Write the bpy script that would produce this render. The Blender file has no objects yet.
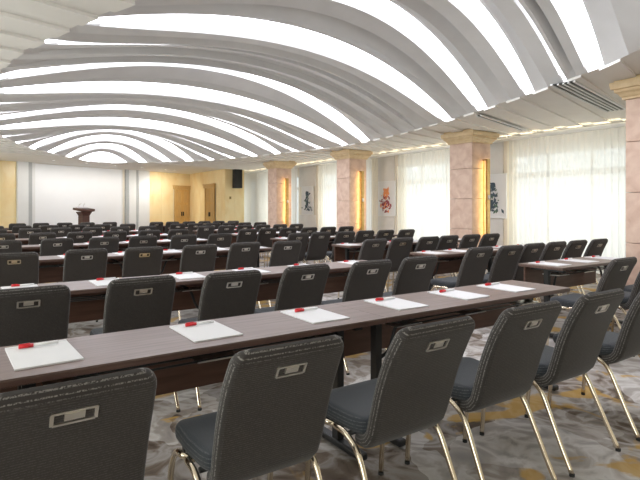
import bpy, bmesh, math, random
from mathutils import Vector, Matrix
random.seed(7)
S = bpy.context.scene
COL = S.collection

# ------------------------------------------------------------------ camera
EYE = 1.337
YAW = math.radians(34.34)
cam_d = bpy.data.cameras.new('camera')
cam_d.sensor_width = 36.0
cam_d.lens = 505.0 / 640.0 * 36.0
cam_d.shift_y = -32.0 / 640.0
cam_d.clip_start = 0.05
cam_d.clip_end = 200
cam = bpy.data.objects.new('camera', cam_d)
cam.location = (0, 0, EYE)
cam.rotation_euler = (math.pi / 2, 0, -YAW)
COL.objects.link(cam)
S.camera = cam
# ------------------------------------------------------------------ world and exposure
W = bpy.data.worlds.new('world'); S.world = W; W.use_nodes = True
W.node_tree.nodes['Background'].inputs[0].default_value = (0.92, 0.96, 1.0, 1)
W.node_tree.nodes['Background'].inputs[1].default_value = .75
S.view_settings.view_transform = 'Standard'
S.view_settings.look = 'None'
S.view_settings.gamma = 1.0
S.view_settings.use_curve_mapping = False
S.view_settings.exposure = 0.87
SLOT_POWER = 4.6
WINDOW_POWER = 3.6
ADDED_LEFT_POWER = 13.0

# ------------------------------------------------------------------ helpers
def setp(o, label=None, cat=None, group=None, kind=None):
    if label: o['label'] = label
    if cat: o['category'] = cat
    if group: o['group'] = group
    if kind: o['kind'] = kind
    return o

def empty(name, loc=(0, 0, 0), rz=0.0, parent=None):
    o = bpy.data.objects.new(name, None)
    o.empty_display_size = 0.1
    COL.objects.link(o); o.location = loc; o.rotation_euler = (0, 0, rz)
    o.parent = parent
    return o

class MB:
    """collects geometry for one mesh"""
    def __init__(self): self.v = []; self.f = []; self.sm = []; self.at = None
    def add(self, vs, fs, smooth=False):
        b = len(self.v); self.v += [tuple(p) for p in vs]
        for q in fs: self.f.append(tuple(b + i for i in q)); self.sm.append(smooth)
    def box(self, x0, x1, y0, y1, z0, z1, bev=0.0):
        if bev <= 0:
            self.add([(x0,y0,z0),(x1,y0,z0),(x1,y1,z0),(x0,y1,z0),(x0,y0,z1),(x1,y0,z1),(x1,y1,z1),(x0,y1,z1)],
                     [(0,3,2,1),(4,5,6,7),(0,1,5,4),(1,2,6,5),(2,3,7,6),(3,0,4,7)])
        else:
            bm = bmesh.new(); bmesh.ops.create_cube(bm, size=1)
            for q in bm.verts:
                q.co = ((x0+x1)/2 + q.co.x*(x1-x0), (y0+y1)/2 + q.co.y*(y1-y0), (z0+z1)/2 + q.co.z*(z1-z0))
            bmesh.ops.bevel(bm, geom=bm.edges[:], offset=bev, segments=2, affect='EDGES', profile=0.5)
            bm.verts.index_update()
            self.add([q.co[:] for q in bm.verts], [[q.index for q in f.verts] for f in bm.faces])
            bm.free()
        return self
    def obox(self, p0, p1, th, z0, z1):
        """wall-like box from plan point p0 to p1, thickness th to the left of the direction"""
        d = Vector((p1[0]-p0[0], p1[1]-p0[1])).normalized(); n = Vector((-d.y, d.x)) * th
        a = [(p0[0],p0[1]), (p1[0],p1[1]), (p1[0]+n.x,p1[1]+n.y), (p0[0]+n.x,p0[1]+n.y)]
        self.prism(a, z0, z1); return self
    def prism(self, poly, z0, z1):
        n = len(poly)
        self.add([(p[0],p[1],z0) for p in poly] + [(p[0],p[1],z1) for p in poly],
                 [tuple(range(n-1,-1,-1)), tuple(range(n,2*n))] + [(i,(i+1)%n,n+(i+1)%n,n+i) for i in range(n)])
        return self
    def rings(self, rings, caps=True, closed=True, smooth=True):
        n = len(rings[0]); b = len(self.v)
        vs = [p for r in rings for p in r]; fs = []
        m = n if closed else n-1
        for i in range(len(rings)-1):
            for j in range(m):
                k = (j+1) % n
                fs.append((i*n+j, i*n+k, (i+1)*n+k, (i+1)*n+j))
        self.add(vs, fs, smooth)
        if caps:
            self.add(rings[0], [tuple(range(n-1,-1,-1))], False)
            self.add(rings[-1], [tuple(range(n))], False)
        return self
    def tube(self, pts, r, seg=8, cat=True):
        pts = [Vector(p) for p in pts]
        if cat and len(pts) > 2:
            out = []
            for i in range(len(pts)-1):
                p0 = pts[max(i-1,0)]; p1 = pts[i]; p2 = pts[i+1]; p3 = pts[min(i+2,len(pts)-1)]
                for t in (0, .25, .5, .75):
                    out.append(.5*((2*p1)+(-p0+p2)*t+(2*p0-5*p1+4*p2-p3)*t*t+(-p0+3*p1-3*p2+p3)*t**3))
            out.append(pts[-1]); pts = out
        rings = []; up = Vector((0.3, 0.2, 1)).normalized()
        for i, p in enumerate(pts):
            d = (pts[min(i+1,len(pts)-1)] - pts[max(i-1,0)]).normalized()
            a = up - d*up.dot(d)
            if a.length < 1e-3: a = Vector((1,0,0)) - d*d.x
            a.normalize(); c = d.cross(a); up = a
            rings.append([tuple(p + (a*math.cos(q)+c*math.sin(q))*r) for q in [2*math.pi*k/seg for k in range(seg)]])
        self.rings(rings); return self
    def cyl(self, x, y, z0, z1, r, seg=12):
        self.rings([[(x+r*math.cos(q), y+r*math.sin(q), z) for q in [2*math.pi*k/seg for k in range(seg)]] for z in (z0, z1)])
        return self
    def mesh(self, name, mat):
        me = bpy.data.meshes.new(name)
        me.from_pydata(self.v, [], self.f)
        me.polygons.foreach_set('use_smooth', self.sm)
        if mat: me.materials.append(mat)
        if self.at:
            for k, nm in enumerate(('along', 'across', 'edge')):
                a_ = me.attributes.new(nm, 'FLOAT', 'POINT')
                a_.data.foreach_set('value', [q[k] for q in self.at] + [self.at[-1][k]]*(len(self.v)-len(self.at)))
        me.validate(); me.update()
        bm = bmesh.new(); bm.from_mesh(me)
        bmesh.ops.remove_doubles(bm, verts=bm.verts, dist=1e-6)
        bmesh.ops.recalc_face_normals(bm, faces=bm.faces)
        bm.to_mesh(me); bm.free()
        return me
    def build(self, name, mat, parent=None, loc=None):
        o = bpy.data.objects.new(name, self.mesh(name, mat))
        COL.objects.link(o); o.parent = parent
        if loc: o.location = loc
        return o

def copy_tree(o, parent=None):
    c = o.copy(); COL.objects.link(c); c.parent = parent
    for ch in o.children: copy_tree(ch, c)
    return c

# ------------------------------------------------------------------ materials
def mat(name, col=(.5,.5,.5), rough=.6, metal=0.0, spec=.5):
    m = bpy.data.materials.new(name); m.use_nodes = True
    b = m.node_tree.nodes['Principled BSDF']
    b.inputs['Base Color'].default_value = (*col, 1)
    b.inputs['Roughness'].default_value = rough
    b.inputs['Metallic'].default_value = metal
    b.inputs['Specular IOR Level'].default_value = spec
    return m, m.node_tree, b
def node(nt, t, **kw):
    n = nt.nodes.new(t)
    for k, v in kw.items():
        if k in n.inputs: n.inputs[k].default_value = v
        else: setattr(n, k, v)
    return n
def ramp(nt, stops):
    n = nt.nodes.new('ShaderNodeValToRGB'); e = n.color_ramp.elements
    while len(e) > 1: e.remove(e[-1])
    e[0].position = stops[0][0]; e[0].color = (*stops[0][1], 1)
    for p, c in stops[1:]:
        q = e.new(p); q.color = (*c, 1)
    return n
def noise_mat(name, stops, scale=5, stretch=(1,1,1), rough=.6, detail=4, bump=0.0, spec=.5, dist=0.0, metal=0):
    m, nt, b = mat(name, stops[0][1], rough, metal, spec)
    tc = node(nt, 'ShaderNodeTexCoord'); mp = node(nt, 'ShaderNodeMapping')
    mp.inputs['Scale'].default_value = stretch
    nz = node(nt, 'ShaderNodeTexNoise', Scale=scale, Detail=detail, Distortion=dist)
    r = ramp(nt, stops)
    nt.links.new(tc.outputs['Object'], mp.inputs[0]); nt.links.new(mp.outputs[0], nz.inputs['Vector'])
    nt.links.new(nz.outputs[0], r.inputs[0]); nt.links.new(r.outputs[0], b.inputs['Base Color'])
    if bump:
        bp = node(nt, 'ShaderNodeBump', Strength=bump, Distance=0.01)
        nt.links.new(nz.outputs[0], bp.inputs['Height']); nt.links.new(bp.outputs[0], b.inputs['Normal'])
    return m

def carpet_mat():
    m, nt, b = mat('carpet', (.4,.38,.36), .95, 0, .1)
    tc = node(nt, 'ShaderNodeTexCoord')
    L = nt.links.new
    warp = node(nt, 'ShaderNodeTexNoise', Scale=1.4, Detail=3)
    add = node(nt, 'ShaderNodeVectorMath', operation='MULTIPLY_ADD')
    add.inputs[1].default_value = (1.2, 1.2, 0)
    L(tc.outputs['Object'], warp.inputs['Vector']); L(warp.outputs['Color'], add.inputs[0]); L(tc.outputs['Object'], add.inputs[2])
    vor = node(nt, 'ShaderNodeTexVoronoi', Scale=2.3); L(add.outputs[0], vor.inputs['Vector'])
    sep = node(nt, 'ShaderNodeSeparateColor'); L(vor.outputs['Color'], sep.inputs[0])
    r1 = ramp(nt, [(0,(.075,.056,.042)),(.2,(.21,.165,.13)),(.42,(.39,.355,.32)),(.7,(.56,.545,.53)),(.88,(.72,.70,.68)),(1,(.17,.135,.105))])
    L(sep.outputs[0], r1.inputs[0])
    n2 = node(nt, 'ShaderNodeTexNoise', Scale=3.2, Detail=8, Distortion=1.6); L(tc.outputs['Object'], n2.inputs['Vector'])
    r2 = ramp(nt, [(0.30,(.05,.036,.028)),(.42,(.25,.20,.16)),(.51,(.62,.60,.58)),(.58,(.48,.44,.40)),(.68,(.10,.075,.058))])
    L(n2.outputs[0], r2.inputs[0])
    mx = node(nt, 'ShaderNodeMix', data_type='RGBA'); mx.inputs[0].default_value = .5
    L(r1.outputs[0], mx.inputs[6]); L(r2.outputs[0], mx.inputs[7])
    n3 = node(nt, 'ShaderNodeTexNoise', Scale=1.5, Detail=5, Distortion=1.0)
    off = node(nt, 'ShaderNodeMapping'); off.inputs['Location'].default_value = (1.3, 4.4, 0)
    L(tc.outputs['Object'], off.inputs[0]); L(off.outputs[0], n3.inputs['Vector'])
    r3 = ramp(nt, [(.57,(0,0,0)),(.61,(1,1,1))]); L(n3.outputs[0], r3.inputs[0])
    mg = node(nt, 'ShaderNodeMix', data_type='RGBA'); mg.inputs[7].default_value = (.55,.34,.09,1)
    sc = node(nt, 'ShaderNodeMath', operation='MULTIPLY'); sc.inputs[1].default_value = .8
    L(r3.outputs[0], sc.inputs[0]); L(sc.outputs[0], mg.inputs[0]); L(mx.outputs[2], mg.inputs[6])
    L(mg.outputs[2], b.inputs['Base Color'])
    fine = node(nt, 'ShaderNodeTexNoise', Scale=260, Detail=2); L(tc.outputs['Object'], fine.inputs['Vector'])
    bp = node(nt, 'ShaderNodeBump', Strength=.35, Distance=.004); L(fine.outputs[0], bp.inputs['Height']); L(bp.outputs[0], b.inputs['Normal'])
    return m

def fabric_mat(name, c0, c1, cs, rough=.8):
    """woven upholstery: fine cross lines on the faces, pale lengthwise lines along the edges"""
    m, nt, b = mat(name, c0, rough, 0, .25); L = nt.links.new
    def stripes(attr, freq, lo, hi):
        at = node(nt, 'ShaderNodeAttribute', attribute_name=attr)
        mu = node(nt, 'ShaderNodeMath', operation='MULTIPLY'); mu.inputs[1].default_value = freq*2*math.pi
        sn = node(nt, 'ShaderNodeMath', operation='SINE')
        r = node(nt, 'ShaderNodeMapRange'); r.inputs[1].default_value = lo; r.inputs[2].default_value = hi
        L(at.outputs['Fac'], mu.inputs[0]); L(mu.outputs[0], sn.inputs[0]); L(sn.outputs[0], r.inputs[0]); return r
    s1 = stripes('along', 1/.0085, 0, 1); s2 = stripes('across', 1/.013, .3, .9)
    tc = node(nt, 'ShaderNodeTexCoord')
    dot = node(nt, 'ShaderNodeTexNoise', Scale=220.0, Detail=1); L(tc.outputs['Object'], dot.inputs['Vector'])
    d1 = node(nt, 'ShaderNodeMapRange'); d1.inputs[1].default_value = .40; d1.inputs[2].default_value = .60; L(dot.outputs[0], d1.inputs[0])
    m1 = node(nt, 'ShaderNodeMath', operation='MULTIPLY'); L(s1.outputs[0], m1.inputs[0]); L(d1.outputs[0], m1.inputs[1])
    m2 = node(nt, 'ShaderNodeMath', operation='MULTIPLY'); L(s2.outputs[0], m2.inputs[0]); L(d1.outputs[0], m2.inputs[1])
    A = node(nt, 'ShaderNodeMix', data_type='RGBA'); A.inputs[6].default_value = (*c0, 1); A.inputs[7].default_value = (*c1, 1); L(m1.outputs[0], A.inputs[0])
    B = node(nt, 'ShaderNodeMix', data_type='RGBA'); B.inputs[6].default_value = (*c0, 1); B.inputs[7].default_value = (*cs, 1); L(m2.outputs[0], B.inputs[0])
    eg = node(nt, 'ShaderNodeAttribute', attribute_name='edge')
    C = node(nt, 'ShaderNodeMix', data_type='RGBA'); L(eg.outputs['Fac'], C.inputs[0]); L(A.outputs[2], C.inputs[6]); L(B.outputs[2], C.inputs[7])
    L(C.outputs[2], b.inputs['Base Color'])
    bp = node(nt, 'ShaderNodeBump', Strength=.2, Distance=.002); L(s1.outputs[0], bp.inputs['Height']); L(bp.outputs[0], b.inputs['Normal'])
    b.inputs['Sheen Weight'].default_value = .15
    return m

def emis_mat(name, col, s):
    m = bpy.data.materials.new(name); m.use_nodes = True; nt = m.node_tree
    for n in list(nt.nodes): nt.nodes.remove(n)
    e = node(nt, 'ShaderNodeEmission'); e.inputs[0].default_value = (*col, 1); e.inputs[1].default_value = s
    o = node(nt, 'ShaderNodeOutputMaterial'); nt.links.new(e.outputs[0], o.inputs[0])
    return m

def sheer_mat(name, col, through):
    m = bpy.data.materials.new(name); m.use_nodes = True; nt = m.node_tree; L = nt.links.new
    for n in list(nt.nodes): nt.nodes.remove(n)
    d = node(nt, 'ShaderNodeBsdfDiffuse'); d.inputs[0].default_value = (*col, 1)
    t = node(nt, 'ShaderNodeBsdfTranslucent'); t.inputs[0].default_value = (*col, 1)
    tr = node(nt, 'ShaderNodeBsdfTransparent'); tr.inputs[0].default_value = (*col, 1)
    m1 = node(nt, 'ShaderNodeMixShader'); m1.inputs[0].default_value = .6
    m2 = node(nt, 'ShaderNodeMixShader'); m2.inputs[0].default_value = through
    o = node(nt, 'ShaderNodeOutputMaterial')
    L(d.outputs[0], m1.inputs[1]); L(t.outputs[0], m1.inputs[2]); L(m1.outputs[0], m2.inputs[1]); L(tr.outputs[0], m2.inputs[2]); L(m2.outputs[0], o.inputs[0])
    return m

M = {}
M['carpet'] = carpet_mat()
M['rib'] = noise_mat('rib_paint', [(.3,(.70,.70,.705)),(.7,(.75,.75,.755))], 3, rough=.7)
M['soffit'] = noise_mat('soffit_paint', [(.3,(.80,.78,.745)),(.7,(.84,.82,.785))], 2, rough=.75)
M['slot'] = emis_mat('ceiling_light_panel', (.93,.93,1.0), SLOT_POWER)
M['stone'] = noise_mat('pink_stone', [(.25,(.56,.37,.285)),(.5,(.66,.47,.375)),(.75,(.75,.57,.46))], 6, detail=8, rough=.45, dist=.6)
M['capital'] = noise_mat('gold_stone', [(.3,(.62,.45,.26)),(.7,(.74,.58,.36))], 8, rough=.5)
M['onyx'] = noise_mat('yellow_onyx', [(.25,(.84,.63,.30)),(.5,(.90,.72,.40)),(.75,(.93,.79,.50))], 2.2, stretch=(1,1,.5), detail=6, rough=.35, dist=.8)
M['beigewall'] = noise_mat('beige_wall', [(.3,(.76,.70,.60)),(.7,(.82,.76,.66))], 3, rough=.6)
M['pier'] = noise_mat('grey_wall_panel', [(.3,(.66,.64,.62)),(.7,(.72,.70,.68))], 4, rough=.6)
M['white'] = noise_mat('white_paint', [(.3,(.74,.755,.76)),(.7,(.78,.795,.80))], 3, rough=.6)
M['stagegrey'] = noise_mat('stage_grey', [(.3,(.40,.42,.43)),(.7,(.46,.48,.49))], 3, rough=.6)
M['screen'] = noise_mat('screen_fabric', [(.3,(.87,.89,.92)),(.7,(.89,.91,.94))], 2, rough=.8)
M['door'] = noise_mat('golden_oak', [(.25,(.48,.27,.07)),(.5,(.60,.36,.11)),(.75,(.68,.44,.16))], 5, stretch=(6,6,.6), rough=.4)
M['doorframe'] = noise_mat('oak_frame', [(.3,(.52,.32,.11)),(.7,(.62,.40,.16))], 5, stretch=(5,5,.6), rough=.4)
M['top'] = noise_mat('table_laminate', [(.2,(.105,.066,.052)),(.5,(.165,.112,.094)),(.8,(.225,.165,.145))], 7, stretch=(.35,9,1), rough=.42, detail=6, spec=.45)
M['edge'] = noise_mat('table_edge', [(.3,(.085,.045,.035)),(.7,(.13,.075,.06))], 8, stretch=(.4,8,8), rough=.4)
M['modesty'] = noise_mat('modesty_wood', [(.3,(.075,.034,.022)),(.7,(.13,.062,.042))], 6, stretch=(.5,5,5), rough=.45)
M['black'] = mat('black_steel', (.012,.012,.013), .4)[0]
M['back'] = fabric_mat('chair_back_fabric', (.041,.036,.034), (.082,.074,.069), (.21,.198,.187))
M['seat'] = fabric_mat('chair_seat_fabric', (.028,.032,.038), (.040,.045,.052), (.10,.105,.11))
M['chrome'] = mat('chrome', (.82,.72,.57), .14, 1.0)[0]  # warm tint puts the brown carpet's reflection into the base colour
M['steel'] = mat('brushed_steel', (.72,.70,.66), .28, 1.0)[0]
M['recess'] = mat('dark_recess', (.006,.006,.006), .6)[0]
M['rubber'] = mat('rubber', (.02,.02,.02), .7)[0]
M['paper'] = noise_mat('paper', [(.3,(.73,.73,.745)),(.7,(.76,.76,.775))], 4, rough=.7)
M['red'] = mat('red_plastic', (.62,.012,.02), .35)[0]
M['penwhite'] = mat('white_plastic', (.80,.80,.80), .35)[0]
M['brass'] = noise_mat('brass', [(.3,(.42,.28,.10)),(.7,(.55,.38,.16))], 10, rough=.3, metal=1)
M['lamp'] = emis_mat('warm_lamp_tube', (1.0,.68,.26), 17.0)
M['lens'] = emis_mat('added_downlight_lens', (1.0,.95,.88), 3.0)  # glow of the added stage and lobby spots
M['added_cove'] = emis_mat('added_cove_diffuser', (1.0,.84,.58), 5.0)  # glow of the added strip above the curtains
M['curtain'] = sheer_mat('sheer_curtain', (.93,.93,.92), .25)
M['drape'] = sheer_mat('cream_drape', (.86,.82,.72), .08)
M['speaker'] = mat('speaker_black', (.012,.013,.016), .55)[0]
M['lectern'] = noise_mat('lectern_wood', [(.3,(.055,.022,.016)),(.7,(.11,.045,.032))], 5, stretch=(1,1,6), rough=.4)
M['ventdark'] = mat('vent_dark', (.02,.02,.02), .6)[0]
M['ink'] = mat('ink_blue', (.05,.08,.11), .6)[0]
M['inkgreen'] = mat('ink_green', (.10,.17,.11), .6)[0]
M['inkred'] = mat('ink_maroon', (.28,.05,.07), .6)[0]
M['inkorange'] = mat('ink_orange', (.75,.28,.10), .6)[0]
g, gnt, gb = mat('window_glass', (1,1,1), .0); 
for n in list(gnt.nodes): gnt.nodes.remove(n)
_t = node(gnt,'ShaderNodeBsdfTransparent'); _t.inputs[0].default_value=(.93,.96,.95,1)
_gl = node(gnt,'ShaderNodeBsdfGlossy'); _gl.inputs['Roughness'].default_value=.02
_mx = node(gnt,'ShaderNodeMixShader'); _mx.inputs[0].default_value=.06
_o = node(gnt,'ShaderNodeOutputMaterial')
gnt.links.new(_t.outputs[0],_mx.inputs[1]); gnt.links.new(_gl.outputs[0],_mx.inputs[2]); gnt.links.new(_mx.outputs[0],_o.inputs[0])
M['glass'] = g

# ------------------------------------------------------------------ room shell
H = 1.70                    # height of the flat ceiling above eye level
CZ = EYE + H                # flat ceiling height
TOPZ = CZ + 1.7             # roof over the dome
XW = 10.7                   # window wall
XL = -2.6                   # left wall
YB = -4.0                   # wall behind the camera
E0 = (1.87, 21.8); E1 = (5.43, 23.3)
_d = Vector((E1[0]-E0[0], E1[1]-E0[1])).normalized()
def endpt(s): return (E0[0] + _d.x*s, E0[1] + _d.y*s)     # along the end wall, s metres from the screen's left edge
def end_s_at_x(x): return (x - E0[0]) / _d.x
sL = end_s_at_x(XL); sR = end_s_at_x(8.97)
PC = endpt(sR)              # inner corner of the rear lobby
setp(MB().box(XL-.3, XW+1.2, YB-.3, 27.5, -.2, 0).build('floor', M['carpet']), 'blotchy grey and beige carpet with ochre patches', 'floor', kind='structure')
wleft = setp(MB().box(XL-.3, XL, YB, 24, 2.62, TOPZ).build('wall_left', M['beigewall']), kind='structure')
MB().box(XL-.3, XL, YB, 24, 0, .5).build('window_sill', M['beigewall'], wleft)
added_spans = [(-3.0, -.4), (1.0, 3.8), (5.2, 8.0), (9.4, 12.2), (13.6, 16.4), (17.8, 19.6)]  # openings for the added, unseen left windows
_e = [YB] + [q for sp in added_spans for q in sp] + [24]
for a, b_ in zip(_e[0::2], _e[1::2]):
    MB().box(XL-.3, XL, a, b_, .5, 2.62).build('wall_pier', M['beigewall'], wleft)
setp(MB().box(XL-.3, XW+.3, YB-.3, YB, 0, TOPZ).build('wall_front', M['beigewall']), kind='structure')
wb = setp(MB().obox(endpt(sL-.5), endpt(sR+.3), .3, 0, TOPZ).build('wall_back', M['beigewall']), kind='structure')

# end wall facing stones left and right of the stage
def facing(s0, s1, n, rows, z1, material, th=.03):
    for i in range(n):
        a = s0 + (s1-s0)*i/n; b = s0 + (s1-s0)*(i+1)/n
        for r in range(rows):
            za = z1*r/rows; zb = z1*(r+1)/rows
            p0 = endpt(a+.004); p1 = endpt(b-.004)
            MB().obox(p0, p1, -th, za+.003, zb-.003).build('stone_panel', material, wb)
def s_at_px(px):
    t = (px-320)/505.0
    ax = math.sin(YAW)+t*math.cos(YAW); ay = math.cos(YAW)-t*math.sin(YAW)   # X=zc*ax, Y=zc*ay
    k = _d.y/_d.x
    z = (E0[1]-k*E0[0])/(ay-k*ax)
    return end_s_at_x(z*ax)
facing(s_at_px(16)-5.0, s_at_px(16), 4, 3, CZ, M['onyx'])
D1a, D1b = s_at_px(173.5), s_at_px(189.0)
facing(s_at_px(148), D1a-.02, 2, 3, CZ, M['onyx'])
for (za, zb) in ((2.42, CZ),):
    MB().obox(endpt(D1a-.02), endpt(sR-.01), -.03, za, zb).build('stone_panel', M['onyx'], wb)

# side wall of the lobby and the short wall with the loudspeaker
wl = setp(MB().box(8.97, 9.85, 20.4, PC[1]+.3, 0, TOPZ).build('wall_lobby', M['beigewall']), kind='structure')
D2y0, D2y1 = 21.4, 22.6
for (ya, yb, z0, z1) in ((20.4, D2y0, 0, CZ), (D2y1, PC[1]-.04, 0, CZ), (D2y0, D2y1, 2.42, CZ)):
    MB().box(8.94, 8.97, ya+.004, yb-.004, z0+.003, z1).build('stone_panel', M['onyx'], wl)
for i in range(2):
    MB().box(8.94+.455*i+.003, 8.94+.455*(i+1)-.003, 20.37, 20.4, 0.003, CZ).build('stone_panel', M['onyx'], wl)

# doors
def door(name, p0, p1, outn):
    """double leaf wooden door between two plan points; outn = unit vector into the room"""
    d = Vector((p1[0]-p0[0], p1[1]-p0[1])); L = d.length; a = math.atan2(d.y, d.x)
    root = empty(name, (p0[0]+outn[0]*.035, p0[1]+outn[1]*.035, 0), a)
    setp(root, kind='structure')
    sgn = 1 if (Vector((-d.y, d.x)).dot(Vector(outn)) > 0) else -1
    def b(x0, x1, y0, y1, z0, z1, nm, m, par=root, bev=0):
        ya, yb = sorted((sgn*y0, sgn*y1)); return MB().box(x0, x1, ya, yb, z0, z1, bev).build(nm, m, par)
    b(0, .10, 0, .07, 0, 2.28, 'door_frame', M['doorframe']); b(L-.10, L, 0, .07, 0, 2.28, 'door_frame', M['doorframe'])
    b(-.05, L+.05, 0, .10, 2.26, 2.40, 'door_frame', M['doorframe']); b(-.08, L+.08, 0, .13, 2.40, 2.44, 'cornice', M['doorframe'])
    leafs = [(.10, L/2-.003), (L/2+.003, L-.10)]
    for k, (x0, x1) in enumerate(leafs):
        lf = b(x0, x1, 0, .035, .01, 2.255, 'door_leaf', M['door'])
        w = x1-x0
        for (z0, z1) in ((.15, .75), (.85, 1.5), (1.6, 2.15)):
            b(x0+.08, x1-.08, .035, .045, z0, z1, 'door_panel', M['doorframe'], lf, .006)
        hx = x1-.05 if k == 0 else x0+.05
        b(hx-.02, hx+.02, .035, .075, .95, 1.15, 'door_handle', M['black'], lf)
    return root
nE = (_d.y, -_d.x)
door('door_1', endpt(D1a), endpt(D1b), nE)
door('door_2', (8.97, D2y0+.04), (8.97, D2y1-.04), (-1, 0))

# window wall: piers, sill strip, head; windows with frames and panes
piers = [(-4.3, -2.9), (-.35, .85), (3.4, 4.6), (7.56, 8.65), (11.45, 12.65), (15.8, 17.2), (19.9, 21.0)]
wr = setp(MB().box(XW, XW+.25, YB, 27, 2.62, TOPZ).build('wall_right', M['beigewall']), kind='structure')
MB().box(XW, XW+.25, YB, 27, 0, .12).build('window_sill', M['beigewall'], wr)
for (a, b_) in piers:
    MB().box(XW, XW+.25, a, b_, .12, 2.62).build('wall_pier', M['beigewall'], wr)
    for (z0, z1) in ((.15, 1.07), (2.17, 2.98)):
        MB().box(XW-.03, XW, a+.12, b_-.12, z0, z1, .006).build('wall_panel', M['pier'], wr)
MB().box(XW, XW+.25, 21.9, 27, .12, 2.62).build('wall_pier', M['beigewall'], wr)
spans = [(piers[i][1], piers[i+1][0]) for i in range(len(piers)-1)] + [(21.0, 21.9)]
wi = 0
for (a, b_) in spans:
    if b_ - a < .5: continue
    wi += 1
    root = setp(empty('window_%d' % wi, (XW+.12, (a+b_)/2, .12)), kind='structure')
    L = b_-a; hh = 2.5
    nb = max(1, round(L/.95))
    y0 = -L/2
    MB().box(-.03, .03, y0, y0+.05, 0, hh).build('frame', M['white'], root); MB().box(-.03, .03, -y0-.05, -y0, 0, hh).build('frame', M['white'], root)
    MB().box(-.03, .03, y0, -y0, hh-.06, hh).build('frame', M['white'], root); MB().box(-.03, .03, y0, -y0, 0, .06).build('frame', M['white'], root)
    MB().box(-.03, .03, y0+.05, -y0-.05, 1.92, 2.06).build('transom', M['white'], root)
    for k in range(1, nb):
        yy = y0 + L*k/nb
        MB().box(-.03, .03, yy-.03, yy+.03, .06, hh-.06).build('mullion', M['white'], root)
    for k in range(nb):
        for (z0, z1) in ((.06, 1.92), (2.06, hh-.06)):
            MB().box(-.006, .006, y0+L*k/nb+.03, y0+L*(k+1)/nb-.03, z0, z1).build('pane', M['glass'], root)

for (a, b_) in added_spans:  # left windows added out of view to brighten the stage end
    wi += 1
    root = setp(empty('window_%d' % wi, (XL-.15, (a+b_)/2, .5)), kind='structure'); L = b_-a; hh = 2.12
    for k in range(4):
        yy = -L/2+.03 + (L-.06)*k/3
        MB().box(-.03, .03, yy-.03, yy+.03, 0, hh).build('mullion', M['white'], root)
    for z in (.03, hh-.03):
        MB().box(-.028, .028, -L/2, L/2, z-.03, z+.03).build('frame', M['white'], root)
    for k in range(3):
        MB().box(-.006, .006, -L/2+.06+(L-.06)*k/3, -L/2+(L-.06)*(k+1)/3, .06, hh-.06).build('pane', M['glass'], root)
    ld = bpy.data.lights.new('window_daylight', 'AREA'); ld.shape = 'RECTANGLE'  # fill lamp outside an added left window
    ld.size = 2.1; ld.size_y = L; ld.energy = ADDED_LEFT_POWER*L*2.1; ld.color = (1.0, .97, .93)
    lo = bpy.data.objects.new('window_daylight', ld); COL.objects.link(lo)
    lo.location = (XL-.5, (a+b_)/2, 1.56); lo.rotation_euler = (0, math.radians(-90), 0)
# daylight through each window (the sky outside)
for i, (a, b_) in enumerate(spans):
    ld = bpy.data.lights.new('window_daylight', 'AREA'); ld.shape = 'RECTANGLE'
    ld.size = 2.4; ld.size_y = b_-a; ld.energy = WINDOW_POWER*(b_-a)*2.4; ld.color = (1.0, .90, .74)
    lo = bpy.data.objects.new('window_daylight', ld); COL.objects.link(lo)
    lo.location = (XW+.6, (a+b_)/2, 1.4); lo.rotation_euler = (0, math.radians(90), 0)

# ------------------------------------------------------------------ ceiling: skewed oval dome of arched ribs and light slots
K = .25
def lerp_tab(tab, x):
    if x <= tab[0][0]: return tab[0][1]
    for (a, b_) in zip(tab, tab[1:]):
        if x <= b_[0]:
            t = (x-a[0])/(b_[0]-a[0]); return a[1]+(b_[1]-a[1])*t
    return tab[-1][1]
HW = [(.55,.0),(.8,.55),(1.1,.88),(1.52,1.20),(2.19,1.52),(2.8,1.76),(3.38,1.96),(4.3,2.22),(5.25,2.37),(5.81,2.39),(6.5,2.36),(7.53,2.24),(8.21,2.13),(9.0,1.92),(9.53,1.73),(10.08,1.50),(10.5,1.20),(11.1,.78),(11.5,.50),(11.8,.30),(11.92,.10),(11.95,0)]
XC = [(0,2.46),(6.0,2.47),(7.5,2.33),(8.2,2.29),(12,2.25)]
hw = lambda v: lerp_tab(HW, v)
xc = lambda v: lerp_tab(XC, v)
def skewY(v, X): return v + K*(X-2.5)
# slots: (v of near edge, width, rise, lit)
SLOTS = [(.95,.18,.30,1),(1.52,.13,.40,1),(1.84,.03,.42,2),(2.18,.10,.475,1),(2.79,.14,.53,1),(3.37,.135,.37,1),(3.92,.14,.42,3),(4.30,.08,.45,0),(4.72,.08,.49,0),
         (5.18,.19,.615,1),(5.74,.145,.39,1),(6.36,.14,.44,2),(6.98,.14,.47,2),(7.46,.17,.505,1),(8.14,.17,.37,1),(8.80,.14,.43,2),
         (9.40,.16,.47,2),(9.98,.19,.53,1),(10.50,.17,.41,1),(11.05,.17,.32,1),(11.50,.34,.17,1)]
ceil = setp(MB().box(XL-.3, XW+1.0, YB-.3, 27.2, TOPZ, TOPZ+.15).build('ceiling', M['white']), kind='structure')
NU = 36
def curve(v, rho, dz=0.0):
    out = []
    for i in range(NU+1):
        u = -1 + 2*i/NU
        X = xc(v) + u*hw(v); Y = skewY(v, X); Z = 1 + rho*(1-u*u) + dz*(1-u**6)
        out.append((X*H, Y*H, EYE + Z*H))
    return out
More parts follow.
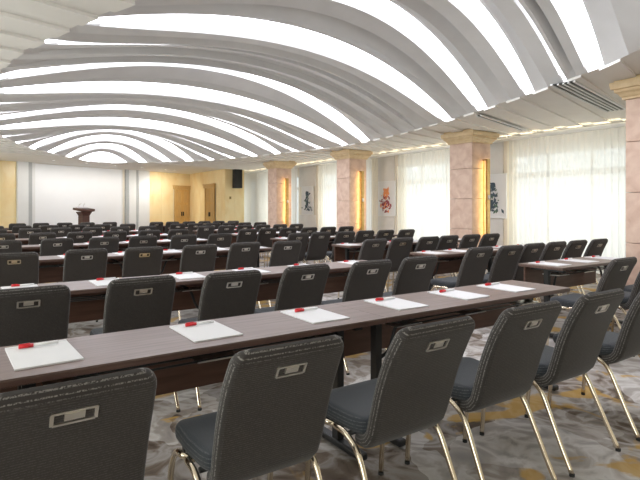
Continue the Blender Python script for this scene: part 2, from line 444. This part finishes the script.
def sheet(curves, name, m, u0=0, u1=NU):
    curves = [c[u0:u1+1] for c in curves]
    b = MB(); n = len(curves[0])
    vs = [p for c in curves for p in c]; fs = []
    for i in range(len(curves)-1):
        for j in range(n-1):
            fs.append((i*n+j, i*n+j+1, (i+1)*n+j+1, (i+1)*n+j))
    b.add(vs, fs, True)
    o = b.build(name, m, ceil)
    mod = o.modifiers.new('edge', 'EDGE_SPLIT'); mod.split_angle = math.radians(20)
    return o
LIFT = .035
prev = (.56, .10)
# lit: 0 closed, 1 open to the room, 2 tucked up behind a deep lip, 3 the same but lit only at its left foot
for (v, w, rho, lit) in SLOTS:
    (pv, pr) = prev
    tuck = lit in (2, 3)
    lift = .005 if tuck else LIFT*(.35 if v < 3 else .8)
    L = v - pv; e = rho + lift
    if L > .05:
        r_ = lambda t: pr + (e-pr)*t
        lip = -.10 if tuck else -.012
        ns = 2 if L > .42 else 1
        cs = [curve(pv, pr), curve(pv+.010, pr, -.060)]
        for q in range(1, ns+1):
            t = q/(ns+1.0); m1 = pv + L*t
            cs += [curve(m1, r_(t), -.070), curve(m1+.006, r_(t), .055)]
        cs += [curve(v-.035, r_(.96), lip), curve(v-.006, r_(1), lip), curve(v, e)]
        sheet(cs, 'ceiling_rib', M['rib'])
    f = rho - lift
    cs = [curve(v, e), curve(v+w, f)]
    if lit == 1: sheet(cs, 'light_panel', M['slot'])
    elif lit == 2:
        sheet(cs, 'light_panel', M['slot'], 0, 10); sheet(cs, 'ceiling_rib', M['rib'], 10, 23); sheet(cs, 'light_panel', M['slot'], 23, NU)
    elif lit == 3:
        sheet(cs, 'light_panel', M['slot'], 0, 7); sheet(cs, 'ceiling_rib', M['rib'], 7, NU)
    else: sheet(cs, 'ceiling_rib', M['rib'])
    prev = (v+w, f)
VE = 11.945
sheet([curve(prev[0], prev[1]), curve(VE, .02)], 'ceiling_rib', M['rib'])

# flat soffit around the oval, and the shallow bands that carry the ribs on towards the walls
def sof_strip(va, vb, z, th, side, name):
    b = MB(); xl, xr = (XL-.2)/H, (XW+.2)/H
    n = max(1, int((vb-va)/.06))
    for i in range(n):
        a0 = va+(vb-va)*i/n; a1 = va+(vb-va)*(i+1)/n
        if side == 'L': q = [(xl, a0), (xc(a0)-hw(a0), a0), (xc(a1)-hw(a1), a1), (xl, a1)]
        elif side == 'R': q = [(xc(a0)+hw(a0), a0), (xr, a0), (xr, a1), (xc(a1)+hw(a1), a1)]
        else: q = [(xl, a0), (xr, a0), (xr, a1), (xl, a1)]
        b.prism([(X*H, skewY(v, X)*H) for X, v in q], z, z+th)
    return b.build(name, M['soffit'], ceil)
vv = -3.6
edges = [.56, VE]
sof_strip(-4.5, .56, CZ, .05, 'A', 'soffit'); sof_strip(VE, 16.2, CZ, .05, 'A', 'soffit')
sof_strip(.56, VE, CZ, .05, 'L', 'soffit'); sof_strip(.56, VE, CZ, .05, 'R', 'soffit')
v = .75
while v < 11.3:
    sof_strip(v, v+.17, CZ-.03, .03, 'L', 'soffit_band'); sof_strip(v, v+.17, CZ-.03, .03, 'R', 'soffit_band')
    v += .32
# smooth rim at the foot of the dome over the stage
# ------------------------------------------------------------------ ceiling vents
def ceil_pt(px, py, up=H):
    z = 505*up/(208-py); x = (px-320)/505*z
    return Vector((x*math.cos(YAW)+z*math.sin(YAW), -x*math.sin(YAW)+z*math.cos(YAW)))
def vent(p, q, w, n, label):
    a = ceil_pt(*p, H-.04); b_ = ceil_pt(*q, H-.04); d = b_-a; L = d.length
    root = setp(empty('ceiling_vent', (a.x, a.y, CZ-.045), math.atan2(d.y, d.x)), label, 'air vent')
    MB().box(0, L, -w/2, w/2, 0, .012).build('backing', M['ventdark'], root)
    MB().box(-.02, L+.02, -w/2-.03, -w/2, -.012, .014).build('frame', M['white'], root); MB().box(-.02, L+.02, w/2, w/2+.03, -.012, .014).build('frame', M['white'], root)
    for k in range(1, n):
        y = -w/2 + w*k/n
        MB().box(0, L, y-.012, y+.012, -.012, .01).build('slat', M['white'], root)
vent((563,83), (616.5,110), .26, 4, 'slotted white air vent in the ceiling above the nearest sheer window')
vent((479,115.5), (523,130), .05, 1, 'thin single slot air vent in the ceiling above the second bay')

# ------------------------------------------------------------------ stage end
stage = setp(MB().prism([endpt(s_at_px(20)), endpt(s_at_px(150)), (endpt(s_at_px(150))[0]+nE[0]*3.4, endpt(s_at_px(150))[1]+nE[1]*3.4), (endpt(s_at_px(20))[0]+nE[0]*3.4, endpt(s_at_px(20))[1]+nE[1]*3.4)], 0, .2).build('stage_platform', M['lectern']), kind='structure')
def on_end(s0, s1, d0, d1, z0, z1, name, m, parent=None, bev=0):
    o = MB().box(0, s1-s0, -d1, -d0, 0, z1-z0, bev).build(name, m, parent)
    p = endpt(s0); o.location = (p[0], p[1], z0); o.rotation_euler = (0, 0, math.atan2(_d.y, _d.x)); return o
sc = setp(empty('projection_screen', (*endpt(s_at_px(79.5)), .2), math.atan2(_d.y, _d.x)), 'large plain pale screen filling the stage wall behind the lectern', 'screen')
w2 = (s_at_px(124)-s_at_px(35))/2
MB().box(-w2, w2, -.05, -.005, .0, CZ-.22).build('screen_surface', M['screen'], sc)
for x0 in (-w2-.03, w2):
    MB().box(x0, x0+.03, -.07, -.005, 0, CZ-.22).build('screen_border', M['white'], sc)
for k, (a, b_, dep, m) in enumerate([(16, 27, .12, 'white'), (27, 31, .09, 'stagegrey'), (31, 34.3, .07, 'white'), (124.7, 128, .07, 'stagegrey'), (128, 135, .09, 'white'), (135, 137, .10, 'stagegrey'), (137, 148, .12, 'white')]):
    o = on_end(s_at_px(a), s_at_px(b_)-.004, .001, dep, 0, CZ, 'trim_%d' % (k+1), M[m]); setp(o, kind='structure')

lec = setp(empty('lectern', (3.27, 20.0, .2), math.atan2(_d.y, _d.x)), 'dark brown wooden lectern standing on the stage before the screen', 'lectern')
MB().box(-.20, .20, -.19, .19, 0, .06, .01).build('base', M['lectern'], lec)
b = MB(); b.rings([[(-a, -c, z), (a, -c, z), (a, c, z), (-a, c, z)] for z, a, c in ((.06,.135,.14),(.86,.135,.14),(1.0,.20,.19))], smooth=False); b.build('body', M['lectern'], lec)
b = MB(); b.rings([[(-a, -c, z), (a, -c, z), (a, c, z+.05), (-a, c, z+.05)] for z, a, c in ((1.0,.20,.19),(1.02,.28,.24),(1.10,.28,.24))], smooth=False); b.build('reading_top', M['lectern'], lec)
for x in (-.09, .09):
    mic = MB().tube([(x, .18, 1.14), (x, .16, 1.24), (x*.8, .05, 1.30)], .008).build('microphone', M['steel'], lec)
MB().box(-.20, .20, .12, .22, 1.13, 1.18, .01).build('flower_strip', M['paper'], lec)

spk = setp(empty('loudspeaker', (9.42, 20.37, 2.2)), 'black loudspeaker hung high on the yellow wall beside the far curtain', 'loudspeaker')
MB().box(-.17, .17, -.36, -.06, 0, .82, .015).build('cabinet', M['speaker'], spk)
MB().box(-.155, .155, -.37, -.36, .03, .79, .004).build('grille', M['recess'], spk)
MB().box(-.05, .05, -.06, 0, .3, .5).build('bracket', M['black'], spk)
swt = setp(empty('wall_switch', (9.18, 20.37, 1.72)), 'small brass switch plate on the yellow wall below the loudspeaker', 'switch')
MB().box(-.05, .05, -.012, 0, 0, .12, .003).build('plate', M['brass'], swt); MB().box(-.02, .02, -.02, -.012, .03, .09).build('rocker', M['black'], swt)

# added ceiling spots, unseen, that brighten the stage wall and the lobby
def added_downlight(p, aim, watts, label):
    root = setp(empty('added_downlight', (p[0], p[1], CZ)), label, 'added_downlight', 'added fill lamps over the stage end')
    b = MB(); n = 20
    b.rings([[(r*math.cos(2*math.pi*k/n), r*math.sin(2*math.pi*k/n), z) for k in range(n)] for r, z in ((.055,-.002),(.055,-.010),(.075,-.010),(.075,-.001))], caps=False); b.build('trim_ring', M['white'], root)
    MB().cyl(0, 0, -.006, -.002, .054, 20).build('lens', M['lens'], root)
    ld = bpy.data.lights.new('added_downlight_lamp', 'SPOT'); ld.energy = watts; ld.spot_size = math.radians(130); ld.spot_blend = .8; ld.shadow_soft_size = .05; ld.color = (1.0, .96, .90)
    lo = bpy.data.objects.new('added_downlight_lamp', ld); COL.objects.link(lo); lo.location = (p[0], p[1], CZ-.07)
    lo.rotation_euler = (Vector(aim) - Vector((p[0], p[1], CZ-.07))).to_track_quat('-Z', 'Y').to_euler()
names = ['leftmost', 'second', 'third', 'fourth', 'rightmost']
for k in range(5):
    q = endpt(s_at_px(30) + (s_at_px(142)-s_at_px(30))*k/4)
    added_downlight((q[0]+nE[0]*1.6, q[1]+nE[1]*1.6), (q[0], q[1], .9), 30, 'small added fill lamp in the soffit above the stage, %s of five' % names[k])
added_downlight((7.4, 22.4), (7.5, 24.2, .8), 75, 'small added fill lamp in the soffit above the lobby doors')
# ------------------------------------------------------------------ columns with wall lamps
def column(x, y, w, label, lamp=None):
    """(x, y) = corner nearest the room centre and the camera"""
    root = setp(empty('stone_column', (x+w/2, y+w/2, 0)), label, 'column', 'square stone columns along the window side')
    MB().box(-w/2-.04, w/2+.04, -w/2-.04, w/2+.04, 0, .22, .01).build('base', M['stone'], root)
    zs = [.22, .88, 1.54, 2.20, CZ-.28]
    for z0, z1 in zip(zs, zs[1:]):
        MB().box(-w/2, w/2, -w/2, w/2, z0+.003, z1-.003, .006).build('stone_block', M['stone'], root)
    b = MB(); prof = [(0,.0),(.03,.0),(.03,.03),(.05,.045),(.065,.075),(.10,.10),(.10,.13),(.13,.14),(.14,.19),(.14,.225),(.10,.235),(.10,.275)]
    b.rings([[(s*(w/2+o), t*(w/2+o), CZ-.28+z) for s, t in ((-1,-1),(1,-1),(1,1),(-1,1))] for o, z in prof], smooth=False)
    b.build('capital', M['capital'], root)
    if lamp:
        lr = setp(empty('wall_lamp', (x+w*.62, y, 1.5)), lamp, 'lamp', 'slim brass wall lamps on the columns')
        MB().box(-.016, .016, -.02, 0, -.80, .90, .004).build('back_plate', M['brass'], lr)
        MB().tube([(0, -.100, -.76), (0, -.100, .86)], .010, 8, False).build('lamp_tube', M['lamp'], lr)
        b = MB().box(-.045, .045, -.140, -.120, -.80, .90, .005); b.box(-.045, -.038, -.122, -.093, -.80, .90); b.box(.038, .045, -.122, -.093, -.80, .90)
        b.build('front_cover', M['brass'], lr)
        for z in (-.79, .89):
            MB().box(-.035, .035, -.125, -.0, z-.012, z+.012).build('end_cap', M['brass'], lr)
        MB().cyl(0, -.14, .02, .12, .03).build('boss', M['steel'], lr)
X1 = 5.2*H
CW = .62
column(X1, .807*X1, CW, 'square pink stone column with gold capital between the two nearest tall windows', 'slim brass wall lamp on the second column from the right')
column(X1, 1.295*X1, CW, 'square stone column with gold capital, third from the right of the photo', 'slim brass wall lamp on the third column from the right')
column(X1, 1.775*X1, CW, 'farthest square stone column with gold capital, near the loudspeaker', 'slim brass wall lamp on the farthest stone column')
column(4.15*H, 1.89*H-.66, .66, 'large pink stone column cut off by the right edge of the photo')

# ------------------------------------------------------------------ curtains, rail and pictures
added_cove = setp(empty('added_cove_light', (10.16, (YB+22.0)/2, CZ-.15)), 'added thin white light trough under the ceiling above the curtains', 'light strip')  # light strip added to brighten the curtain tops and soffit edge
_l = (22-YB)/2-.1
MB().box(-.05, .05, -_l, _l, 0, .012).build('channel', M['white'], added_cove)
for x in (-.05, .042): MB().box(x, x+.008, -_l, _l, .012, .05).build('channel_lip', M['white'], added_cove)
MB().box(-.02, .02, -_l+.02, _l-.02, .0125, .022).build('diffuser', M['added_cove'], added_cove)
for k in range(8):
    MB().box(-.006, .006, -_l+.4+(2*_l-.8)*k/7-.01, -_l+.4+(2*_l-.8)*k/7+.01, .022, .149).build('hanger', M['white'], added_cove)
def pleats(y0, y1, z0, z1, amp, pitch, seedv):
    rnd = random.Random(seedv); b = MB(); n = int((y1-y0)/pitch*8); pts = []
    ph = 0
    for i in range(n+1):
        y = y0 + (y1-y0)*i/n
        ph += 2*math.pi/8*(.8+.4*rnd.random())
        pts.append((amp*math.sin(ph)*(.7+.3*math.sin(y*3.1)), y))
    rings = []
    for k, z in enumerate((z0, z0+.5, (z0+z1)/2, z1-.3, z1)):
        s = (1.15, 1.05, 1.0, .85, .6)[k]
        rings.append([(p[0]*s, p[1], z) for p in pts])
    b.rings(rings, caps=False, closed=False); return b
ords = ['nearest', 'second', 'third', 'fourth', 'farthest']
rail = setp(MB().box(10.30, 10.36, YB+.1, 22.0, CZ-.12, CZ-.05).build('curtain_rail', M['white']), 'long white curtain rail under the ceiling along the window side', 'rail')
cw = [(4.35, 7.26, 'sheer white curtain over the wide window beside the cut off column'),
      (8.40, 11.0, 'sheer white curtain over the window behind the second column from the right'),
      (12.25, 15.2, 'sheer white curtain over the window behind the third column from the right'),
      (16.7, 21.95, 'sheer white curtain over the far window beside the loudspeaker'),
      (.6, 3.7, 'sheer white curtain on the window hidden past the cut off column')]
for i, (a, b_, lab) in enumerate(cw):
    o = pleats(a, b_, .02, CZ-.125, .035, .13, i).build('sheer_curtain', M['curtain']); o.location = (10.33, 0, 0)
    setp(o, lab, 'curtain', 'sheer curtains along the windows')
dr = [(7.12, 7.38, 'narrow cream drape beside the flower picture nearest the camera'), (10.78, 11.08, 'narrow cream drape right of the maroon flower picture'),
      (12.05, 12.33, 'narrow cream drape left of the maroon flower picture'), (15.0, 15.3, 'narrow cream drape right of the farthest picture')]
for i, (a, b_, lab) in enumerate(dr):
    o = pleats(a, b_, .02, CZ-.125, .03, .10, 40+i).build('drape', M['drape']); o.location = (10.42, 0, 0)
    setp(o, lab, 'curtain', 'cream drapes beside the piers')

def picture(y, label, dark, accent, seedv):
    root = setp(empty('wall_picture', (XW-.03, y, 1.10)), label, 'picture', 'botanical pictures on the piers')
    MB().box(-.02, 0, -.40, .40, 0, 1.06).build('canvas', M['paper'], root)
    for (a, b_, c, d) in ((-.42, -.40, 0, 1.06), (.40, .42, 0, 1.06), (-.42, .42, -.02, 0), (-.42, .42, 1.06, 1.08)):
        MB().box(-.03, 0, a, b_, c, d).build('frame', M['white'], root)
    rnd = random.Random(seedv); b = MB(); c = MB()
    for k in range(90):
        t = rnd.random(); z = .12 + .72*t; y0 = rnd.gauss(.0, .15*(1.05-t*.7)); r = .018+.032*rnd.random(); an = rnd.random()*3.14
        q = (c if (k % 5 == 0 or (accent == 'inkorange' and z > .6)) else b)
        x = -.021-.0002*k
        q.add([(x, y0+math.cos(an)*r*2, z+math.sin(an)*r*2), (x, y0-math.sin(an)*r, z+math.cos(an)*r), (x, y0-math.cos(an)*r*1.6, z-math.sin(an)*r*1.6), (x, y0+math.sin(an)*r*.8, z-math.cos(an)*r*.8)], [(0,1,2,3)])
    b.build('printed_foliage', M[dark], root); c.build('printed_blossom', M[accent], root)
picture(7.98, 'white picture of a dark blue leafy spray beside the nearest window', 'ink', 'inkgreen', 3)
picture(11.92, 'white picture of a maroon flower with orange top on the middle pier', 'inkred', 'inkorange', 5)
picture(16.45, 'white picture of a dark blue plant on the farthest visible pier', 'ink', 'inkgreen', 9)

# ------------------------------------------------------------------ tables
ORD = ['first', 'second', 'third', 'fourth', 'fifth', 'sixth', 'seventh', 'eighth', 'ninth']
TD = .49; TZ = .75
def make_table(L):
    root = empty('training_table')
    MB().box(-L/2+.001, L/2-.001, 0, TD, TZ-.006, TZ).build('table_top', M['top'], root)
    MB().box(-L/2+.001, L/2-.001, 0, TD, TZ-.030, TZ-.006, .004).build('edge_band', M['edge'], root)
    MB().box(-L/2+.03, L/2-.03, TD-.06, TD-.042, TZ-.32, TZ-.032).build('modesty_panel', M['modesty'], root)
    for s in (-1, 1):
        x = s*(L/2-.14)
        lg = MB().box(x-.022, x+.022, TD*.5-.02, TD*.5+.03, .05, TZ-.031).build('leg', M['black'], root)
        MB().box(x-.028, x+.028, .02, TD-.01, .012, .05, .01).build('foot', M['black'], lg)
        MB().box(x-.022, x+.022, .06, TD-.07, TZ-.06, TZ-.031).build('top_bracket', M['black'], lg)
        MB().tube([(x-s*.03, TD*.5, TZ-.30), (x-s*.10, TD*.5, TZ-.26), (x-s*.16, TD*.5, TZ-.12), (x-s*.28, TD*.5, TZ-.045)], .012, 6).build('folding_strut', M['black'], lg)
    b = MB(); x0 = L/2-.32
    for y in (.14, .22, .30):
        b.tube([(-x0, y, TZ-.10), (x0, y, TZ-.10)], .005, 6, False)
    rk = b.build('book_rack', M['black'], root)
    for k in range(3):
        x = -L/3 + L/3*k
        MB().box(x-.10, x+.10, .13, .31, TZ-.106, TZ-.100).build('rack_clip', M['steel'], rk)
    return root

CHROW_L = [2.03, 3.96, 6.5, 8.75, 10.8, 13.1, 15.1, 17.2]
CHROW_R = [2.74, 4.36, 6.14, 8.19, 10.2, 12.4, 14.5, 16.5]
protoL = make_table(1.80); protoR = make_table(1.50)
usedT = set()
def put_table(proto, x, y, label, group):
    o = proto if proto.name not in usedT else copy_tree(proto)
    usedT.add(proto.name)
    o.location = (x, y, 0); setp(o, label, 'table', group)
posL = ['at the aisle', 'second from the aisle', 'third from the aisle']
for r, y in enumerate(CHROW_L):
    for k, x in enumerate((2.72, .92, -.88)):
        put_table(protoL, x, y, 'brown training table %s in the %s long row of the left block' % (posL[k], ORD[r]), 'training tables in the left block')
for r, y in enumerate(CHROW_R):
    for k, x in enumerate((5.50, 7.00)):
        if r == 0 and k == 1: continue
        put_table(protoR, x, y, 'brown training table %s in the %s row of the window side block' % (('at the aisle', 'at the column end')[k], ORD[r]), 'training tables in the window side block')

# ------------------------------------------------------------------ chair
def rrect(hw_, ht, r, n=4):
    """rounded rectangle loop in (a, b)"""
    r = min(r, hw_*.98, ht*.98); out = []
    for cx, cy, a0 in ((hw_-r, ht-r, 0), (-(hw_-r), ht-r, 90), (-(hw_-r), -(ht-r), 180), (hw_-r, -(ht-r), 270)):
        for k in range(n+1):
            a = math.radians(a0 + 90*k/n); out.append((cx+r*math.cos(a), cy+r*math.sin(a)))
    return out
def loft(path, widths, thick, r_end0, r_end1):
    """soft pad along a (y, z) path"""
    P = [Vector((0, p[0], p[1])) for p in path]
    # resample with catmull rom
    Q = []; Wd = []; Th = []
    for i in range(len(P)-1):
        p0, p1, p2, p3 = P[max(i-1,0)], P[i], P[i+1], P[min(i+2,len(P)-1)]
        for k in range(6):
            t = k/6
            Q.append(.5*((2*p1)+(-p0+p2)*t+(2*p0-5*p1+4*p2-p3)*t*t+(-p0+3*p1-3*p2+p3)*t**3))
            Wd.append(widths[i]+(widths[i+1]-widths[i])*t); Th.append(thick[i]+(thick[i+1]-thick[i])*t)
    Q.append(P[-1]); Wd.append(widths[-1]); Th.append(thick[-1])
    # arc length
    S_ = [0]
    for a, b_ in zip(Q, Q[1:]): S_.append(S_[-1]+(b_-a).length)
    Lt = S_[-1]
    def at(s):
        s = min(max(s, 0), Lt)
        for i in range(len(S_)-1):
            if s <= S_[i+1]+1e-9:
                t = (s-S_[i])/max(S_[i+1]-S_[i], 1e-9)
                return Q[i].lerp(Q[i+1], t), (Q[i+1]-Q[i]).normalized(), Wd[i]+(Wd[i+1]-Wd[i])*t, Th[i]+(Th[i+1]-Th[i])*t
    ss = [r_end0*(1-math.cos(math.radians(a))) for a in (0, 15, 30, 45, 60, 75, 90)]
    n = 14
    ss += [r_end0 + (Lt-r_end0-r_end1)*k/n for k in range(1, n)]
    ss += [Lt - r_end1*(1-math.cos(math.radians(a))) for a in (90, 75, 60, 45, 30, 15, 0)]
    rings = []; attr = []
    for s in ss:
        p, d, w, th = at(s)
        f0 = max(0, 1-s/r_end0); f1 = max(0, 1-(Lt-s)/r_end1)
        f = max(f0, f1); rr = r_end0 if f0 > f1 else r_end1
        inset = rr*(1-math.sqrt(max(0, 1-f*f)))
        te = .05
        g = max(0, 1-s/te, 1-(Lt-s)/te); tq = th*max(.25, math.sqrt(max(0, 1-g*g)))
        nrm = Vector((0, -d.z, d.y))
        lp = rrect(max(w-inset, .05), tq/2, tq*.42)
        rings.append([tuple(p + Vector((a, 0, 0)) + nrm*b_) for a, b_ in lp])
        tip = Lt-s < .035
        attr += [(s, b_ if not tip else (Lt-s), 1.0 if (tip or abs(a) > max(w-inset, .05)-tq*.20) else 0.0) for a, b_ in lp]
    mb = MB().rings(rings); mb.at = attr; return mb
def make_chair():
    root = empty('conference_chair')
    bk = loft([(-.04,.400), (-.11,.400), (-.180,.440), (-.215,.53), (-.255,.66), (-.310,.79), (-.375,.905)],
              [.17,.19,.205,.210,.212,.212,.205], [.05,.055,.06,.062,.06,.056,.05], .05, .055).build('backrest', M['back'], root)
    loft([(-.17,.475), (-.08,.462), (.05,.462), (.16,.468), (.235,.455)], [.19,.205,.215,.215,.205], [.06,.075,.075,.075,.07], .05, .07).build('seat', M['seat'], root)
    for s in (-1, 1):
        x = s*.222
        lg = MB().tube([(s*.19,.03,.418), (x,.0,.432), (x,-.07,.425), (x,-.15,.37), (x+s*.004,-.215,.24), (x+s*.008,-.27,.12), (x+s*.012,-.325,.012)], .0125, 10).build('leg', M['chrome'], root)
        MB().cyl(x+s*.012, -.325, 0, .014, .0135).build('foot_cap', M['rubber'], lg)
        lg = MB().tube([(s*.19,.03,.418), (x,.06,.428), (x,.13,.41), (x,.19,.33), (x,.212,.18), (x,.225,.012)], .0125, 10).build('leg', M['chrome'], root)
        MB().cyl(x, .225, 0, .014, .0135).build('foot_cap', M['rubber'], lg)
    b = MB()
    for y in (-.06, .12): b.tube([(-.20, y, .418), (.20, y, .418)], .011, 8, False)
    b.build('seat_bar', M['black'], root)
    # pull handle let into the back, tilted like the back
    h = MB()
    def P(x, zz, out):      # on the back's rear face
        base = Vector((x, -.3525, .815)); up = Vector((0, -.47, .883)); nr = Vector((0, -.883, -.47))
        return tuple(base + up*zz + nr*out)
    def plate(x0, x1, z0, z1, o0, o1):
        h.add([P(x0,z0,o0),P(x1,z0,o0),P(x1,z1,o0),P(x0,z1,o0),P(x0,z0,o1),P(x1,z0,o1),P(x1,z1,o1),P(x0,z1,o1)], [(0,3,2,1),(4,5,6,7),(0,1,5,4),(1,2,6,5),(2,3,7,6),(3,0,4,7)])
    plate(-.054,.054,.016,.023,-.01,.006); plate(-.050,.050,-.023,-.016,-.01,.006)
    plate(-.056,-.047,-.020,.020,-.01,.006); plate(.047,.056,-.020,.020,-.01,.006)
    hd = h.build('handle', M['steel'], root)
    h = MB(); plate(-.048,.048,-.017,.017,-.02,-.0005); h.build('handle_recess', M['recess'], hd)
    h = MB(); plate(-.024,.024,-.006,.017,-.004,.009); h.build('handle_grip', M['steel'], hd)
    return root
chair0 = make_chair(); cused = []
def put_chair(x, y, rz, label, group):
    o = chair0 if not cused else copy_tree(chair0)
    cused.append(1); o.location = (x, y, 0); o.rotation_euler = (0, 0, rz)
    setp(o, label, 'chair', group)

# ------------------------------------------------------------------ notepad and pen
def make_pad():
    root = empty('notepad')
    MB().box(-.115, .115, -.17, .17, 0, .006).build('paper_stack', M['paper'], root)
    MB().box(-.115, .115, .155, .172, .0055, .0075).build('binding', M['paper'], root)
    return root
def make_pen():
    root = empty('marker_pen')
    MB().tube([(-.010,0,.008), (.085,0,.008)], .0065, 8, False).build('barrel', M['penwhite'], root)
    MB().tube([(-.062,0,.008), (-.008,0,.008)], .008, 8, False).build('cap', M['red'], root)
    MB().box(-.06, -.02, -.002, .002, .0155, .019).build('clip', M['red'], root)
    return root
pad0 = make_pad(); pen0 = make_pen(); pused = []
def put_pad(x, y, where, group):
    first = not pused; pused.append(1)
    p = pad0 if first else copy_tree(pad0); q = pen0 if first else copy_tree(pen0)
    a = random.uniform(-.05, .05)
    p.location = (x, y+.265, TZ); p.rotation_euler = (0, 0, a)
    q.location = (x-.005+random.uniform(-.012,.012), y+.375+random.uniform(-.012,.012), TZ+.0075); q.rotation_euler = (0, 0, a+random.uniform(-.06,.12))
    setp(p, 'white notepad %s' % where, 'notepad', 'notepads '+group)
    setp(q, 'red-capped white marker pen on the notepad %s' % where, 'pen', 'marker pens '+group)

# ------------------------------------------------------------------ seats
row1 = [3.38, 2.69, 2.085, 1.46, .85, .20]
pad1 = [3.22, 2.70, 2.13, 1.53, .905, .225]
for r, y in enumerate(CHROW_L):
    for k in range(7):
        if k < 6:
            x = row1[k] if r == 0 else (3.31 if r == 1 else 3.42)-.615*k+random.uniform(-.02,.02)
            px = pad1[k] if r == 0 else (3.34 if r == 1 else 3.44)-.615*k+random.uniform(-.03,.03)
        else: x = -.43; px = -.38
        dy = -.255 + (0 if r == 0 else random.uniform(-.05,.05)) - (.14 if r else 0)
        dy += (-.08 if k < 4 else -.02) if r == 0 else 0
        rz = random.uniform(-.05,.05) if r else [.02,.0,-.02,.0,-.02,.02,0][k]
        put_chair(x, y+dy, rz, 'dark grey chair, %s from the aisle in the %s row of the left block' % (ORD[k], ORD[r]), 'chairs in the left block')
        put_pad(px, y, '%s from the aisle, %s row, left block' % (ORD[k], ORD[r]), 'in the left block')
for r, y in enumerate(CHROW_R):
    n = 3 if r == 0 else 6
    for k in range(n):
        x = (4.66+.56*k) if r == 0 else 4.64+.515*k+random.uniform(-.012,.012)
        put_chair(x, y-.27+random.uniform(-.05,.03)-(.1 if r else 0), random.uniform(-.012,.012), 'dark grey chair, %s from the aisle in the %s row by the windows' % (ORD[k], ORD[r]), 'chairs in the window side block')
        put_pad(x+.30, y, '%s from the aisle, %s row, by the windows' % (ORD[k], ORD[r]), 'in the window side block')
